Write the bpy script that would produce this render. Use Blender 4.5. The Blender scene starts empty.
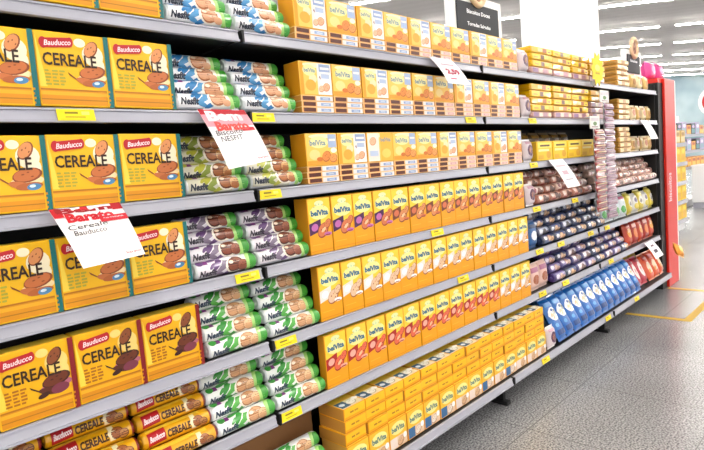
import bpy, bmesh, math, random
from mathutils import Vector, Matrix
random.seed(7)
rnd = random.uniform
SC = bpy.context.scene
COL = SC.collection

# ------------------------------------------------------------------ colours and materials
def lin(h):
    h = h.lstrip('#')
    r = []
    for i in (0, 2, 4):
        c = int(h[i:i+2], 16) / 255
        r.append(c / 12.92 if c <= .04045 else ((c + .055) / 1.055) ** 2.4)
    return (r[0], r[1], r[2], 1)

def mat(name, col=None, rough=.5, metal=0, emit=None, strength=0, attr=False, coat=0):
    m = bpy.data.materials.new(name); m.use_nodes = True
    b = m.node_tree.nodes['Principled BSDF']
    if col: b.inputs['Base Color'].default_value = lin(col)
    b.inputs['Roughness'].default_value = rough
    b.inputs['Metallic'].default_value = metal
    b.inputs['Coat Weight'].default_value = coat
    if emit:
        b.inputs['Emission Color'].default_value = lin(emit)
        b.inputs['Emission Strength'].default_value = strength
    if attr:
        a = m.node_tree.nodes.new('ShaderNodeAttribute'); a.attribute_name = 'Col'
        m.node_tree.links.new(a.outputs['Color'], b.inputs['Base Color'])
    return m

M_CARD = mat('printed_card', rough=.42, attr=True)
M_FOIL = mat('printed_film', rough=.28, attr=True, coat=.25)
M_PAPER = mat('printed_paper', rough=.6, attr=True)
M_BLACK = mat('black_metal_and_shade', '#0b0b0d', .55)  # black metal; on the shelves it also paints in the shade beneath
M_RAIL = mat('grey_price_channel', '#adadb8', .27)
M_RAILB = mat('pale_rail_lip', '#b9b9c2', .25)
M_RED = mat('red_panel', '#d8200e', .4)
M_WHITE = mat('white_paint', '#f0f0f0', .5)
M_COLUMN = mat('white_column_paint', '#fbfbfb', .6)
M_CLEAR = mat('clear_plastic_clip', '#d9dbe0', .2)
M_TAPE = mat('yellow_floor_tape', '#c8a012', .5)
M_BOARD = mat('black_board', '#20242c', .6)
M_LAMP = mat('lamp_tube', '#ffffff', .5, emit='#fffaf2', strength=40)
M_LAMPH = mat('lamp_housing', '#dcdcdc', .5)
M_WOOD = mat('tan_wood', '#b98a5c', .6)

def floor_material():
    m = bpy.data.materials.new('speckled_granite_tile'); m.use_nodes = True
    nt = m.node_tree; N = nt.nodes; L = nt.links; b = N['Principled BSDF']
    tc = N.new('ShaderNodeTexCoord')
    def noise(scale, detail=2):
        n = N.new('ShaderNodeTexNoise'); n.inputs['Scale'].default_value = scale; n.inputs['Detail'].default_value = detail
        L.new(tc.outputs['Object'], n.inputs['Vector']); return n
    def ramp(src, stops):
        r = N.new('ShaderNodeValToRGB'); e = r.color_ramp.elements
        while len(e) < len(stops): e.new(.5)
        for k, (p, c) in enumerate(stops): e[k].position = p; e[k].color = lin(c)
        L.new(src, r.inputs['Fac']); return r
    a = ramp(noise(125, 3).outputs['Fac'], [(.36, '#5c5c60'), (.48, '#8f8f92'), (.62, '#b8b8b8')])
    big = ramp(noise(1.3, 2).outputs['Fac'], [(.3, '#dedee0'), (.7, '#ffffff')])
    mx = N.new('ShaderNodeMix'); mx.data_type = 'RGBA'; mx.blend_type = 'MULTIPLY'; mx.inputs['Factor'].default_value = 1
    L.new(a.outputs['Color'], mx.inputs['A']); L.new(big.outputs['Color'], mx.inputs['B'])
    # tile joints every 0.60 m
    br = N.new('ShaderNodeTexBrick'); br.offset = 0; br.inputs['Scale'].default_value = 1
    br.inputs['Mortar Size'].default_value = .0025; br.inputs['Brick Width'].default_value = .6; br.inputs['Row Height'].default_value = .6
    br.inputs['Mortar Smooth'].default_value = .3
    mp = N.new('ShaderNodeMapping'); mp.inputs['Location'].default_value = (.23, .22, 0)
    L.new(tc.outputs['Object'], mp.inputs['Vector']); L.new(mp.outputs['Vector'], br.inputs['Vector'])
    m2 = N.new('ShaderNodeMix'); m2.data_type = 'RGBA'
    m2.inputs['B'].default_value = lin('#666668')
    L.new(br.outputs['Fac'], m2.inputs['Factor']); L.new(mx.outputs['Result'], m2.inputs['A'])
    L.new(m2.outputs['Result'], b.inputs['Base Color'])
    b.inputs['Roughness'].default_value = .22
    return m

def ceiling_material():
    m = bpy.data.materials.new('grey_ribbed_ceiling'); m.use_nodes = True
    nt = m.node_tree; N = nt.nodes; L = nt.links; b = N['Principled BSDF']
    tc = N.new('ShaderNodeTexCoord'); w = N.new('ShaderNodeTexWave'); w.bands_direction = 'X'
    w.inputs['Scale'].default_value = .55; L.new(tc.outputs['Object'], w.inputs['Vector'])
    r = N.new('ShaderNodeValToRGB'); e = r.color_ramp.elements
    e[0].color = lin('#bab6b4'); e[1].color = lin('#bfbbb9'); L.new(w.outputs['Fac'], r.inputs['Fac'])
    L.new(r.outputs['Color'], b.inputs['Base Color']); b.inputs['Roughness'].default_value = .8
    return m

def far_wall_material():
    m = bpy.data.materials.new('pale_far_wall'); m.use_nodes = True
    nt = m.node_tree; N = nt.nodes; L = nt.links; b = N['Principled BSDF']
    tc = N.new('ShaderNodeTexCoord'); n = N.new('ShaderNodeTexNoise'); n.inputs['Scale'].default_value = .5
    L.new(tc.outputs['Object'], n.inputs['Vector'])
    r = N.new('ShaderNodeValToRGB'); e = r.color_ramp.elements
    e[0].position = .35; e[0].color = lin('#8299a4'); e[1].position = .65; e[1].color = lin('#a9bbc0')
    L.new(n.outputs['Fac'], r.inputs['Fac']); L.new(r.outputs['Color'], b.inputs['Base Color'])
    return m

# ------------------------------------------------------------------ mesh builder with printed colours
class MB:
    def __init__(s): s.v = []; s.f = []; s.c = []; s.sm = []
    def poly(s, pts, col, smooth=False):
        b = len(s.v); s.v += [tuple(p) for p in pts]; s.f.append(tuple(range(b, b + len(pts))))
        s.c.append([col] * len(pts) if not isinstance(col, list) else col); s.sm.append(smooth)
    def grid(s, fn, nu, nv, colfn, smooth=True, closed=False):
        b = len(s.v)
        cols = nu if closed else nu + 1
        for j in range(nv + 1):
            for i in range(cols): s.v.append(tuple(fn(i / nu, j / nv)))
        for j in range(nv):
            for i in range(nu):
                i2 = (i + 1) % cols
                s.f.append((b + j*cols + i, b + j*cols + i2, b + (j+1)*cols + i2, b + (j+1)*cols + i))
                c = colfn((i + .5) / nu, (j + .5) / nv); s.c.append([c] * 4); s.sm.append(smooth)
    def box(s, x0, x1, y0, y1, z0, z1, col, bev=0, cols=None):
        """a chamfered box; cols may name colours for '-y','+y','-x','+x','+z','-z'"""
        bm = bmesh.new(); bmesh.ops.create_cube(bm, size=1)
        for v in bm.verts: v.co = Vector(((x0+x1)/2 + v.co.x*(x1-x0), (y0+y1)/2 + v.co.y*(y1-y0), (z0+z1)/2 + v.co.z*(z1-z0)))
        if bev: bmesh.ops.bevel(bm, geom=bm.edges[:], offset=bev, segments=2, affect='EDGES', profile=.5)
        bm.normal_update()
        b = len(s.v); bm.verts.index_update(); s.v += [tuple(v.co) for v in bm.verts]
        for f in bm.faces:
            n = f.normal; k = max((abs(n.x), 'x', n.x), (abs(n.y) * 1.01, 'y', n.y), (abs(n.z), 'z', n.z))
            key = ('-' if k[2] < 0 else '+') + k[1]
            c = (cols or {}).get(key, col) if k[0] > .93 else col
            s.f.append(tuple(b + v.index for v in f.verts)); s.c.append([c] * len(f.verts)); s.sm.append(False)
        bm.free()
    def tube(s, pts, r, col, n=10):
        for a, b in zip(pts[:-1], pts[1:]):
            a, b = Vector(a), Vector(b); d = (b - a).normalized()
            u = d.orthogonal().normalized(); w = d.cross(u)
            s.grid(lambda i, j: a + (b-a)*j + (u*math.cos(i*2*math.pi) + w*math.sin(i*2*math.pi))*r, n, 1, lambda i, j: col, True, True)
            for e, sg in ((a, -1), (b, 1)):
                ring = [e + (u*math.cos(k*2*math.pi/n) + w*math.sin(k*2*math.pi/n))*r for k in range(n)]
                s.poly(ring[::sg], col)
    def mesh(s, name, *mats):
        me = bpy.data.meshes.new(name); me.from_pydata(s.v, [], s.f)
        ca = me.color_attributes.new('Col', 'FLOAT_COLOR', 'CORNER')
        flat = []
        for c in s.c:
            for x in c: flat += x
        ca.data.foreach_set('color', flat)
        me.polygons.foreach_set('use_smooth', s.sm)
        for m in mats: me.materials.append(m)
        me.update(); return me

def link(name, me, parent=None, loc=None, rot=None):
    o = bpy.data.objects.new(name, me); COL.objects.link(o)
    if parent: o.parent = parent
    if loc: o.location = loc
    if rot: o.rotation_euler = rot
    return o
def tag(o, label, cat, group=None, kind=None):
    o['label'] = label; o['category'] = cat
    if group: o['group'] = group
    if kind: o['kind'] = kind
    return o
def empty(name, loc, label, cat, group=None, rot=None):
    return tag(link(name, None, None, loc, rot), label, cat, group)
def struct(name, me, loc=None):
    o = link(name, me, None, loc); o['kind'] = 'structure'; return o
def dup(src, loc, rot, label, group=None):
    c = src.copy(); COL.objects.link(c); c.location = loc; c.rotation_euler = rot or (0, 0, 0)
    c['label'] = label
    if group: c['group'] = group
    for ch in src.children:
        k = ch.copy(); COL.objects.link(k); k.parent = c
    return c
class Kind:
    """one product: the first placing links it, later ones copy it"""
    def __init__(s, name, me, cat, parts=()): s.name, s.me, s.cat, s.parts, s.o = name, me, cat, parts, None
    def put(s, loc, label, group, rot=None):
        if s.o is None:
            s.o = tag(link(s.name, s.me, None, loc, rot), label, s.cat, group)
            for n, m in s.parts: link(n, m, s.o)
            return s.o
        return dup(s.o, loc, rot, label, group)

# ------------------------------------------------------------------ flat artwork: lists of (points, colour) in metres
TX = {}
def text(s, x, z, w, h, col, shear=0, bold=.0, skew=0):
    """lettering as filled shapes fitted to a w by h rectangle whose lower corner is (x, z)"""
    key = (s, bold)
    if key not in TX:
        cu = bpy.data.curves.new('t', 'FONT'); cu.body = s; cu.resolution_u = 2; cu.offset = bold
        o = bpy.data.objects.new('t', cu); COL.objects.link(o)
        bpy.context.view_layer.update()
        me = bpy.data.meshes.new_from_object(o.evaluated_get(bpy.context.evaluated_depsgraph_get()))
        ps = [[(me.vertices[i].co.x, me.vertices[i].co.y) for i in p.vertices] for p in me.polygons]
        bpy.data.objects.remove(o); bpy.data.curves.remove(cu); bpy.data.meshes.remove(me)
        xs = [q[0] for p in ps for q in p]; ys = [q[1] for p in ps for q in p]
        a, b, c, d = min(xs), max(xs), min(ys), max(ys)
        TX[key] = [[((q[0]-a)/(b-a), (q[1]-c)/(d-c)) for q in p] for p in ps]
    return [([(x + q[0]*w + shear*q[1]*h, z + q[1]*h + skew*q[0]*w) for q in p], col) for p in TX[key]]
def ell(cx, cz, rx, rz, col, ang=0, n=16):
    ca, sa = math.cos(ang), math.sin(ang); col = (col[0], col[1], col[2], 1)
    return [([(cx + rx*math.cos(t)*ca - rz*math.sin(t)*sa, cz + rx*math.cos(t)*sa + rz*math.sin(t)*ca)
              for t in (2*math.pi*k/n for k in range(n))], col)]
def rect(x0, z0, x1, z1, col, skew=0):
    col = (col[0], col[1], col[2], 1)
    return [([(x0, z0), (x1, z0 + skew*(x1-x0)), (x1, z1 + skew*(x1-x0)), (x0, z1)], col)]
def cookie(cx, cz, r, col, dark, ang=0, sq=1.0):
    return (ell(cx, cz, r, r*sq, dark, ang) + ell(cx - r*.05, cz + r*.06*sq, r*.88, r*.86*sq, col, ang)
            + ell(cx + r*.3, cz - r*.2*sq, r*.12, r*.1*sq, dark, ang, 6) + ell(cx - r*.3, cz + r*.1*sq, r*.12, r*.1*sq, dark, ang, 6)
            + ell(cx + r*.05, cz + r*.4*sq, r*.1, r*.1*sq, dark, ang, 6))
def stamp(mb, art, fn, step=.00006):
    """lay artwork on a flat face; fn(u, v, lift) gives the point"""
    k, last = 0, None
    for pts, col in art:
        if last is not None and col is not last: k += 1
        last = col
        mb.poly([fn(u, v, .0003 + step * k) for u, v in pts], col)
def clip(pts, k, val, keep_above):
    out = []
    for a, b in zip(pts, pts[1:] + pts[:1]):
        ia = (a[k] >= val) == keep_above; ib = (b[k] >= val) == keep_above
        if ia: out.append(a)
        if ia != ib:
            t = (val - a[k]) / (b[k] - a[k]); out.append((a[0] + (b[0]-a[0])*t, a[1] + (b[1]-a[1])*t))
    return out
def wrap(mb, art, fn, band=.006):
    """lay artwork round a curved face by cutting it into bands of v"""
    k, last = 0, None
    for pts, col in art:
        if last is not None and col is not last: k += 1
        last = col
        lo = min(p[1] for p in pts); hi = max(p[1] for p in pts)
        n = max(1, math.ceil((hi - lo) / band)); lift = .0004 + .00005 * k
        for i in range(n):
            a = lo + (hi-lo)*i/n; b = lo + (hi-lo)*(i+1)/n
            q = pts
            if i > 0: q = clip(q, 1, a, True)
            if q and i < n-1: q = clip(q, 1, b, False)
            if len(q) >= 3: mb.poly([fn(u, v, lift) for u, v in q], col, True)
def front(y): return lambda u, v, l: (u, y - l, v)
H = lin

# ------------------------------------------------------------------ products
def cereal_carton(dark):
    w, h, d = .164, .168, .05
    Y, O, S = (H('#f5bd0a'), H('#e09208'), H('#0b6c6c')) if not dark else (H('#f2b400'), H('#dc8c06'), H('#861317'))
    mb = MB(); mb.box(-w/2, w/2, 0, d, 0, h, Y, .003, {'-x': S, '+x': S, '+z': H('#f7d24a')})
    a = []
    P = lambda u, v: (-w/2 + u*w*.93, v*h)
    X = lambda u: -w/2 + u*w*.93
    a += rect(X(.02), .004, X(.98), .24*h, O)
    a += rect(X(.02), .215*h, X(.98), .235*h, H('#b87006')) + rect(X(.02), .15*h, X(.98), .20*h, H('#f0ae1c')) + rect(X(.02), .085*h, X(.98), .10*h, H('#b87408'))
    a += [([P(.02, .96), P(.12, .26), P(.02, .26)], H('#f9d84a'))]
    cream = H('#fbf0cf') if not dark else H('#fbd77a')
    a += ell(X(.82), .72*h, .15*w, .15*h, cream) + ell(X(.88), .58*h, .10*w, .12*h, cream) + ell(X(.64), .88*h, .08*w, .06*h, cream)
    b1, b2, bd = (H('#e0935a'), H('#c8703a'), H('#8c4420')) if not dark else (H('#8c4a26'), H('#6c3016'), H('#421a0c'))
    a += cookie(X(.80), .80*h, .135*w, b1, bd, 1.0, .62)
    a += ell(X(.78), .40*h, .21*w, .07*h, H('#f6dca8') if not dark else H('#b8667a'), .1)
    a += cookie(X(.79), .48*h, .19*w, b2, bd, .22, .5)
    a += [([P(.42, .47), P(.58, .36), P(.60, .33), P(.44, .43)], bd)]
    a += ell(X(.70), .345*h, .16*w, .05*h, b2 if not dark else H('#5a2412'), -.25)
    if not dark: a += ell(X(.80), .335*h, .17*w, .05*h, H('#b8622e'), .1) + ell(X(.86), .325*h, .09*w, .045*h, H('#4a86b4'), .1) + ell(X(.84), .335*h, .04*w, .02*h, H('#d9ecf5'), .1)
    else: a += ell(X(.83), .35*h, .12*w, .07*h, H('#7c3446'), .1) + ell(X(.6), .31*h, .08*w, .035*h, H('#3c160c'), .3)
    g = H('#b4ac38') if not dark else H('#b06a10')
    for r in range(5):
        for q in range(3): a += rect(X(.10 + .1*q), (.46 - r*.045)*h, X(.10 + .1*q + (.08 if (r+q) % 3 else .055)), (.485 - r*.045)*h, g)
    br = H('#c01c26')
    a += ell(X(.12), .84*h, .055*w, .075*h, br) + rect(X(.11), .77*h, X(.50), .90*h, br, .10) + ell(X(.50), .875*h, .04*w, .065*h, br)
    a += text('Bauducco', X(.13), .80*h, .35*w, .075*h, H('#fde7ea'), .15, .02, .1)
    a += text('CEREALE', X(.09), .545*h, .72*w, .17*h, H('#331804'), 0, .022)
    a += rect(w*.43, .0, w*.5, h, S)
    for k in range(4): a += rect(w*.43, (.03 + .06*k)*h, w*(.455 if k % 2 else .445), (.06 + .06*k)*h, O)
    stamp(mb, a, front(0), .00004)
    # notched edge of the side flap
    for k in range(7): mb.poly([(-w/2 - .0004, .004 + .0, .012 + k*.022), (-w/2 - .0004, .018, .017 + k*.022), (-w/2 - .0004, .004, .022 + k*.022)], Y)
    return mb.mesh('cereal_carton', M_CARD)

def roll(L, r, base, end, art, flat=1.0, endl=.16):
    """a wrapped roll lying along X; art in (x along, arc length up the front)"""
    mb = MB()
    prof = [(-L/2, .80), (-L/2 + .003, .93), (-L/2 + .008, .985), (-L/2 + .02, 1)] + [(-L/2 + .02 + k*(L-.04)/8, 1) for k in range(1, 9)] + [(L/2 - .009, .97), (L/2 - .003, .86), (L/2, .66)]
    n = 20
    def fn(i, j):
        x, q = prof[round(j * (len(prof) - 1))]; t = i * 2*math.pi
        k = r * q * (1 + (.03 * math.cos(9*t) if q < .95 else 0))
        return (x, -k*math.cos(t), k*flat*math.sin(t))
    mb.grid(fn, n, len(prof) - 1, lambda i, j: end if j > 1 - endl else base)
    for e, q in ((prof[0], 1), (prof[-1], -1)):
        mb.poly([(e[0], -r*e[1]*math.cos(t), r*e[1]*flat*math.sin(t)) for t in [q*2*math.pi*k/10 for k in range(10)]], base if q > 0 else end)
    wrap(mb, art, lambda u, v, l: (u, -(r + l)*math.cos(v/r), (r + l)*flat*math.sin(v/r)))
    return mb.mesh('biscuit_roll', M_FOIL)
def seal(L, r, sgn, col):
    mb = MB(); x = sgn * (L/2)
    for k in range(10):
        t = 2*math.pi*k/10; t2 = 2*math.pi*(k + 1)/10; q = r*.35; z = .55
        mb.poly([(x, -q*math.cos(t), q*math.sin(t)), (x, -q*math.cos(t2), q*math.sin(t2)), (x + sgn*.003, -q*z*math.cos(t2), q*z*math.sin(t2)), (x + sgn*.003, -q*z*math.cos(t), q*z*math.sin(t))][::-sgn], col)
    mb.poly([(x + sgn*.003, -r*.19*math.cos(2*math.pi*k/10), r*.19*math.sin(2*math.pi*k/10)) for k in range(10)][::-sgn], col)
    return mb.mesh('twisted_end', M_FOIL)

def nes_art(leaf, leaf2, ck, ckd, inner=None, back='#f4f4f6', txt='#2a3040'):
    L = .205; r = .0235; a = []
    a += rect(-.098, -.03, .045, .05, H(back)) + rect(-.098, -.034, -.02, -.024, H('#c9ccd4'))
    a += ell(-.028, .022, .03, .009, H(leaf), .9) + ell(-.015, .004, .026, .008, H(leaf2), .5) + ell(-.045, .034, .02, .007, H(leaf), .2)
    a += ell(-.03, -.012, .022, .007, H(leaf2), -.4) + ell(-.006, .026, .014, .006, H(leaf2), 1.2) + ell(-.05, .012, .012, .005, H(leaf), .7)
    a += rect(-.082, .02, -.062, .034, H('#7a2a78'))
    a += ell(-.005, .012, .016, .012, H(leaf2), .3) + ell(.0, -.016, .02, .007, H(leaf), .5) + ell(-.086, .028, .012, .010, H(leaf))
    a += text('Nesfit', -.092, -.016, .054, .020, H(txt), .12, .05)
    a += ell(.030, .004, .038, .026, H('#fbf3e2')) + ell(.0, .03, .02, .008, H('#ffffff'))
    a += cookie(.026, .006, .027, H(ck), H(ckd), .2, .85) + ell(.012, .014, .008, .005, H('#fbe6cc'))
    if inner: a += cookie(.05, .0, .018, H(inner), H(ckd), .3, .9)
    a += ell(.052, -.008, .014, .010, H(ck), -.3)
    a += [([(.066, -.03), (.078, -.03), (.09, .03), (.074, .045), (.062, .02)], H('#a9d87c'))]
    a += ell(.086, .005, .012, .028, H('#3f9c34'))
    return L, r, a
def nes_roll(*k, body='#e9ecef', end='#3f9c34'):
    L, r, a = nes_art(*k); return roll(L, r, H(body), H(end), a), L, r

def yellow_roll_art():
    a = []
    a += rect(-.095, -.03, .1, -.018, H('#c88a0a')) + rect(-.09, .026, .07, .04, H('#f4cc3c'))
    a += rect(-.09, -.014, -.04, .022, H('#b81822'), .1) + text('Bauducco', -.086, -.004, .042, .016, H('#fde7ea'), .15, .04, .1)
    a += text('CEREALE', -.036, -.008, .07, .022, H('#4a2408'), 0, .045) + rect(.036, -.012, .05, .03, H('#f4e6bc'))
    a += ell(.05, .006, .018, .012, H('#f4e6bc')) + cookie(.056, .004, .016, H('#a05a2a'), H('#5c2a12')) + cookie(.072, -.004, .013, H('#b87a3a'), H('#5c2a12'))
    return a

def cracker_carton(var):
    w, h, d = .144, .108, .075
    Y = H('#f6bd3e'); W = H('#f3ece6'); B = H('#93a9cf')
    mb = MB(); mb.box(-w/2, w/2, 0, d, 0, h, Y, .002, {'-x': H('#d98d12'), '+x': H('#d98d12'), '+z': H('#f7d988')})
    X = lambda u: -w/2 + u*w
    a = rect(X(.02), .003, X(.98), h - .003, H('#f8cc5c')) + ell(X(.5), .9*h, .4*w, .07*h, H('#fdf0c4'))
    if var == 0:
        a += rect(X(.02), .003, X(.12), h-.003, H('#eda21c')) + rect(X(.54), .003, X(.98), h-.003, W) + ell(X(.4), .5*h, .12*w, .14*h, H('#fbe3b4')) + ell(X(.78), .42*h, .16*w, .12*h, H('#ffffff'))
        a += rect(X(.60), .72*h, X(.95), .95*h, B) + rect(X(.66), .52*h, X(.92), .66*h, H('#b4c2dc')) + rect(X(.64), .79*h, X(.92), .86*h, W)
        a += ell(X(.3), .74*h, .2*w, .17*h, H('#fbe9a0')) + text('belVita', X(.14), .68*h, .34*w, .13*h, H('#6f93a0'), 0, .03)
        a += ell(X(.32), .3*h, .16*w, .17*h, H('#f0aa30')) + cookie(X(.80), .26*h, .12*w, H('#eab087'), H('#c97e52'), .4, .8) + cookie(X(.64), .2*h, .09*w, H('#f0c39a'), H('#c97e52'), .4, .8)
        a += [([(X(.58), .55*h), (X(.64), .48*h), (X(.62), .6*h)], H('#8c5a64'))]
    elif var == 1:
        a += rect(X(.70), .55*h, X(.97), .96*h, H('#a7b9da')) + rect(X(.74), .75*h, X(.94), .82*h, W)
        a += ell(X(.4), .72*h, .3*w, .18*h, H('#fbe9a0')) + text('belVita', X(.12), .62*h, .5*w, .17*h, H('#6f93a0'), 0, .03)
        a += rect(X(.02), .003, X(.98), .16*h, H('#ee9f22')) + cookie(X(.62), .28*h, .15*w, H('#e58a3a'), H('#bb5c1e'), .5, .8) + cookie(X(.84), .22*h, .13*w, H('#ee9c50'), H('#bb5c1e'), .2, .8)
        a += ell(X(.25), .34*h, .17*w, .16*h, H('#fbdc8c')) + ell(X(.86), .46*h, .1*w, .08*h, H('#fdf2dc')) + ell(X(.4), .2*h, .1*w, .07*h, H('#d9741c'))
    else:
        a += rect(X(.02), .003, X(.45), h-.003, H('#f7e7d8')) + rect(X(.5), .003, X(.98), h-.003, H('#f5b93a'))
        a += text('belVita', X(.52), .68*h, .4*w, .14*h, H('#7f9098'), 0, .03) + cookie(X(.22), .7*h, .13*w, H('#eeb890'), H('#cf8a5a'), .3, .8)
        a += rect(X(.08), .2*h, X(.4), .38*h, H('#c2cee4')) + ell(X(.72), .28*h, .18*w, .16*h, H('#f0d060'))
    stamp(mb, a, front(0), .00006)
    return mb.mesh('cracker_carton', M_CARD)

def flat_carton(var):
    w, h, d = .144, .0185, .075
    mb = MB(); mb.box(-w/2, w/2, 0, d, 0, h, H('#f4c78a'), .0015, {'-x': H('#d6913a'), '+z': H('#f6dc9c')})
    X = lambda u: -w/2 + u*w
    a = rect(X(.03), .002, X(.43), h-.002, H('#eb9a44')) + rect(X(.05), .003, X(.42), .0155, H('#521a08'))
    a += rect(X(.46), .002, X(.98), h-.002, H('#efe6e4') if var == 0 else H('#f4d2c0'))
    c = H('#8ea6cc') if var == 0 else H('#d8a2a0')
    a += rect(X(.58), .004, X(.90), h-.005, c) + rect(X(.66), .007, X(.84), h-.008, H('#c6d2e4') if var == 0 else H('#efc9c0'))
    stamp(mb, a, front(0))
    return mb.mesh('flat_carton', M_CARD)

def belvita_front(w, h, v0, flavour):
    """label artwork of the tall yellow cartons"""
    X = lambda u: -w/2 + u*w
    Z = lambda v: v*h
    a = rect(X(.015), Z(0) + .003, X(.985), Z(1) - .002, H('#f2a40c'))
    a += rect(X(.03), Z(.56), X(.97), Z(.985), H('#f7d63c'))
    a += [([(X(.03), Z(.56)), (X(.2), Z(.5)), (X(.35), Z(.56))], H('#f7d63c')), ([(X(.3), Z(.56)), (X(.5), Z(.49)), (X(.7), Z(.56))], H('#f7d63c')), ([(X(.65), Z(.56)), (X(.82), Z(.51)), (X(.97), Z(.56))], H('#f7d63c'))]
    a += ell(X(.5), Z(.74), .42*w, .13*h, H('#fbee9c')) + ell(X(.5), Z(.9), .2*w, .05*h, H('#eef0b8'))
    for k in range(5):
        t = math.pi*(.15 + .175*k); a += [([(X(.5) + .22*w*math.cos(t + .07), Z(.80) + .07*h*math.sin(t+.07)), (X(.5) + .33*w*math.cos(t), Z(.81) + .10*h*math.sin(t)), (X(.5) + .22*w*math.cos(t - .07), Z(.80) + .07*h*math.sin(t-.07))], H('#7fae9c'))]
    a += text('belVita', X(.12), Z(.68), .76*w, .105*h, H('#326a8c'), 0, .05)
    f = dict(purple=('#4a1a50', '#d97a4a', '#9a3a24', '#c46ab0'), brown=('#7a3a1c', '#e0905a', '#8a3c1a', '#d8704a'), milk=('#f3e6dc', '#e9c3a0', '#a8562e', '#ffffff'),
             red=('#b01c18', '#e86a4a', '#a81410', '#f0b0a0'), blue=('#3c6c94', '#e0a070', '#9a5a34', '#f4f0e8'))[flavour]
    a += rect(X(.015), Z(.34), X(.52), Z(.55), H(f[0]), .25) + ell(X(.25), Z(.48), .15*w, .065*h, H(f[3]), .3)
    a += cookie(X(.60), Z(.41), .28*w, H(f[1]), H(f[2]), .8, .72) + cookie(X(.82), Z(.52), .18*w, H(f[1]), H(f[2]), .8, .7) + ell(X(.62), Z(.42), .12*w, .03*h, H('#f6c79c'), .6)
    a += ell(X(.80), Z(.335), .17*w, .035*h, H(f[3])) + rect(X(.68), Z(.31), X(.9), Z(.33), H(f[2]))
    a += rect(X(.03), Z(.05), X(.97), Z(.065), H('#e69406')) + rect(X(.08), Z(.16), X(.6), Z(.175), H('#f7b52a'))
    return a
def tall_carton(flavour, dd):
    w, h, d = .1045, .187, dd
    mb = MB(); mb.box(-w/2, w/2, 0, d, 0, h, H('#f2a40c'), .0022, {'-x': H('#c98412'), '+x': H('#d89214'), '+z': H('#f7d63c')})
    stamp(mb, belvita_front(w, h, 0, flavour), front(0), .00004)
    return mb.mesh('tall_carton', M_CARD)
def base_carton(flavour):                      # lower carton of the floor-level piles, label on the front
    w, h, d = .1045, .112, .13
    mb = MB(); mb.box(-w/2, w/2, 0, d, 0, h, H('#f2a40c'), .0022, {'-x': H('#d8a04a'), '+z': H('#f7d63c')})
    X = lambda u: -w/2 + u*w
    a = rect(X(.02), .003, X(.98), h-.003, H('#f5c22c')) + ell(X(.5), .68*h, .40*w, .22*h, H('#fbeb94')) + text('belVita', X(.14), .58*h, .72*w, .19*h, H('#5b7f78'), 0, .04)
    f = dict(milk=('#f0dcd0', '#dcae84', '#9a5c38'), blue=('#3b6c9c', '#e9d8c8', '#a86a44'))[flavour]
    a += rect(X(.02), .003, X(.98), .40*h, H('#e9c8a4')) + rect(X(.03), .04*h, X(.42), .40*h, H(f[0])) + cookie(X(.62), .2*h, .2*w, H(f[1]), H(f[2]), .6, .75) + ell(X(.86), .32*h, .1*w, .1*h, H('#ffffff'))
    stamp(mb, a, front(0), .00006)
    return mb.mesh('base_carton', M_CARD)
def lying_carton(top):
    w, h, d = .1045, .0435, .13
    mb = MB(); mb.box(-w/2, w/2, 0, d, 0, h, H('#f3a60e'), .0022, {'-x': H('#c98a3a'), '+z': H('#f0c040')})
    X = lambda u: -w/2 + u*w
    a = rect(X(.03), .30*h, X(.97), .95*h, H('#fbc31c')) + rect(X(.02), .04*h, X(.98), .12*h, H('#e08a06')) + rect(X(.28), .5*h, X(.44), .64*h, H('#b8761a')) + rect(X(.48), .5*h, X(.66), .64*h, H('#c8861a'))
    stamp(mb, a, front(0))
    if top:
        t = rect(X(.05), .07, X(.95), .125, H('#f6cf3c')) + rect(X(.02), .003, X(.98), .055, H('#f0e0b4')) + rect(X(.04), .008, X(.44), .055, H('#2a5570')) + cookie(X(.62), .03, .22*w, H('#f4efe2'), H('#b9ad8c'), .4, .8) + ell(X(.88), .042, .014, .01, H('#fff8ee')) + ell(X(.2), .03, .012, .01, H('#e8eef0'))
        stamp(mb, t, lambda u, v, l: (u, v, h + l), .0001)
    return mb.mesh('lying_carton', M_CARD)

def slab_pack(w, d, h, colors):
    """a flow-wrapped slab lying flat, its long edge to the front; colors: list of (u0,u1,v0,v1,hex)"""
    mb = MB(); mb.box(-w/2, w/2, 0, d, 0, h, H(colors[0]), h*.28, {'+z': H(colors[1])})
    for sx in (-1, 1):
        mb.box(*sorted((sx*w/2, sx*(w/2 + .008))), .008, d - .008, h*.46, h*.54, H(colors[0]))
    stamp(mb, [([(-w/2 + a*w, c*h), (-w/2 + b*w, c*h), (-w/2 + b*w, e*h), (-w/2 + a*w, e*h)], H(x)) for a, b, c, e, x in colors[2]], front(0))
    return mb.mesh('slab_pack', M_FOIL)

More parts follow.
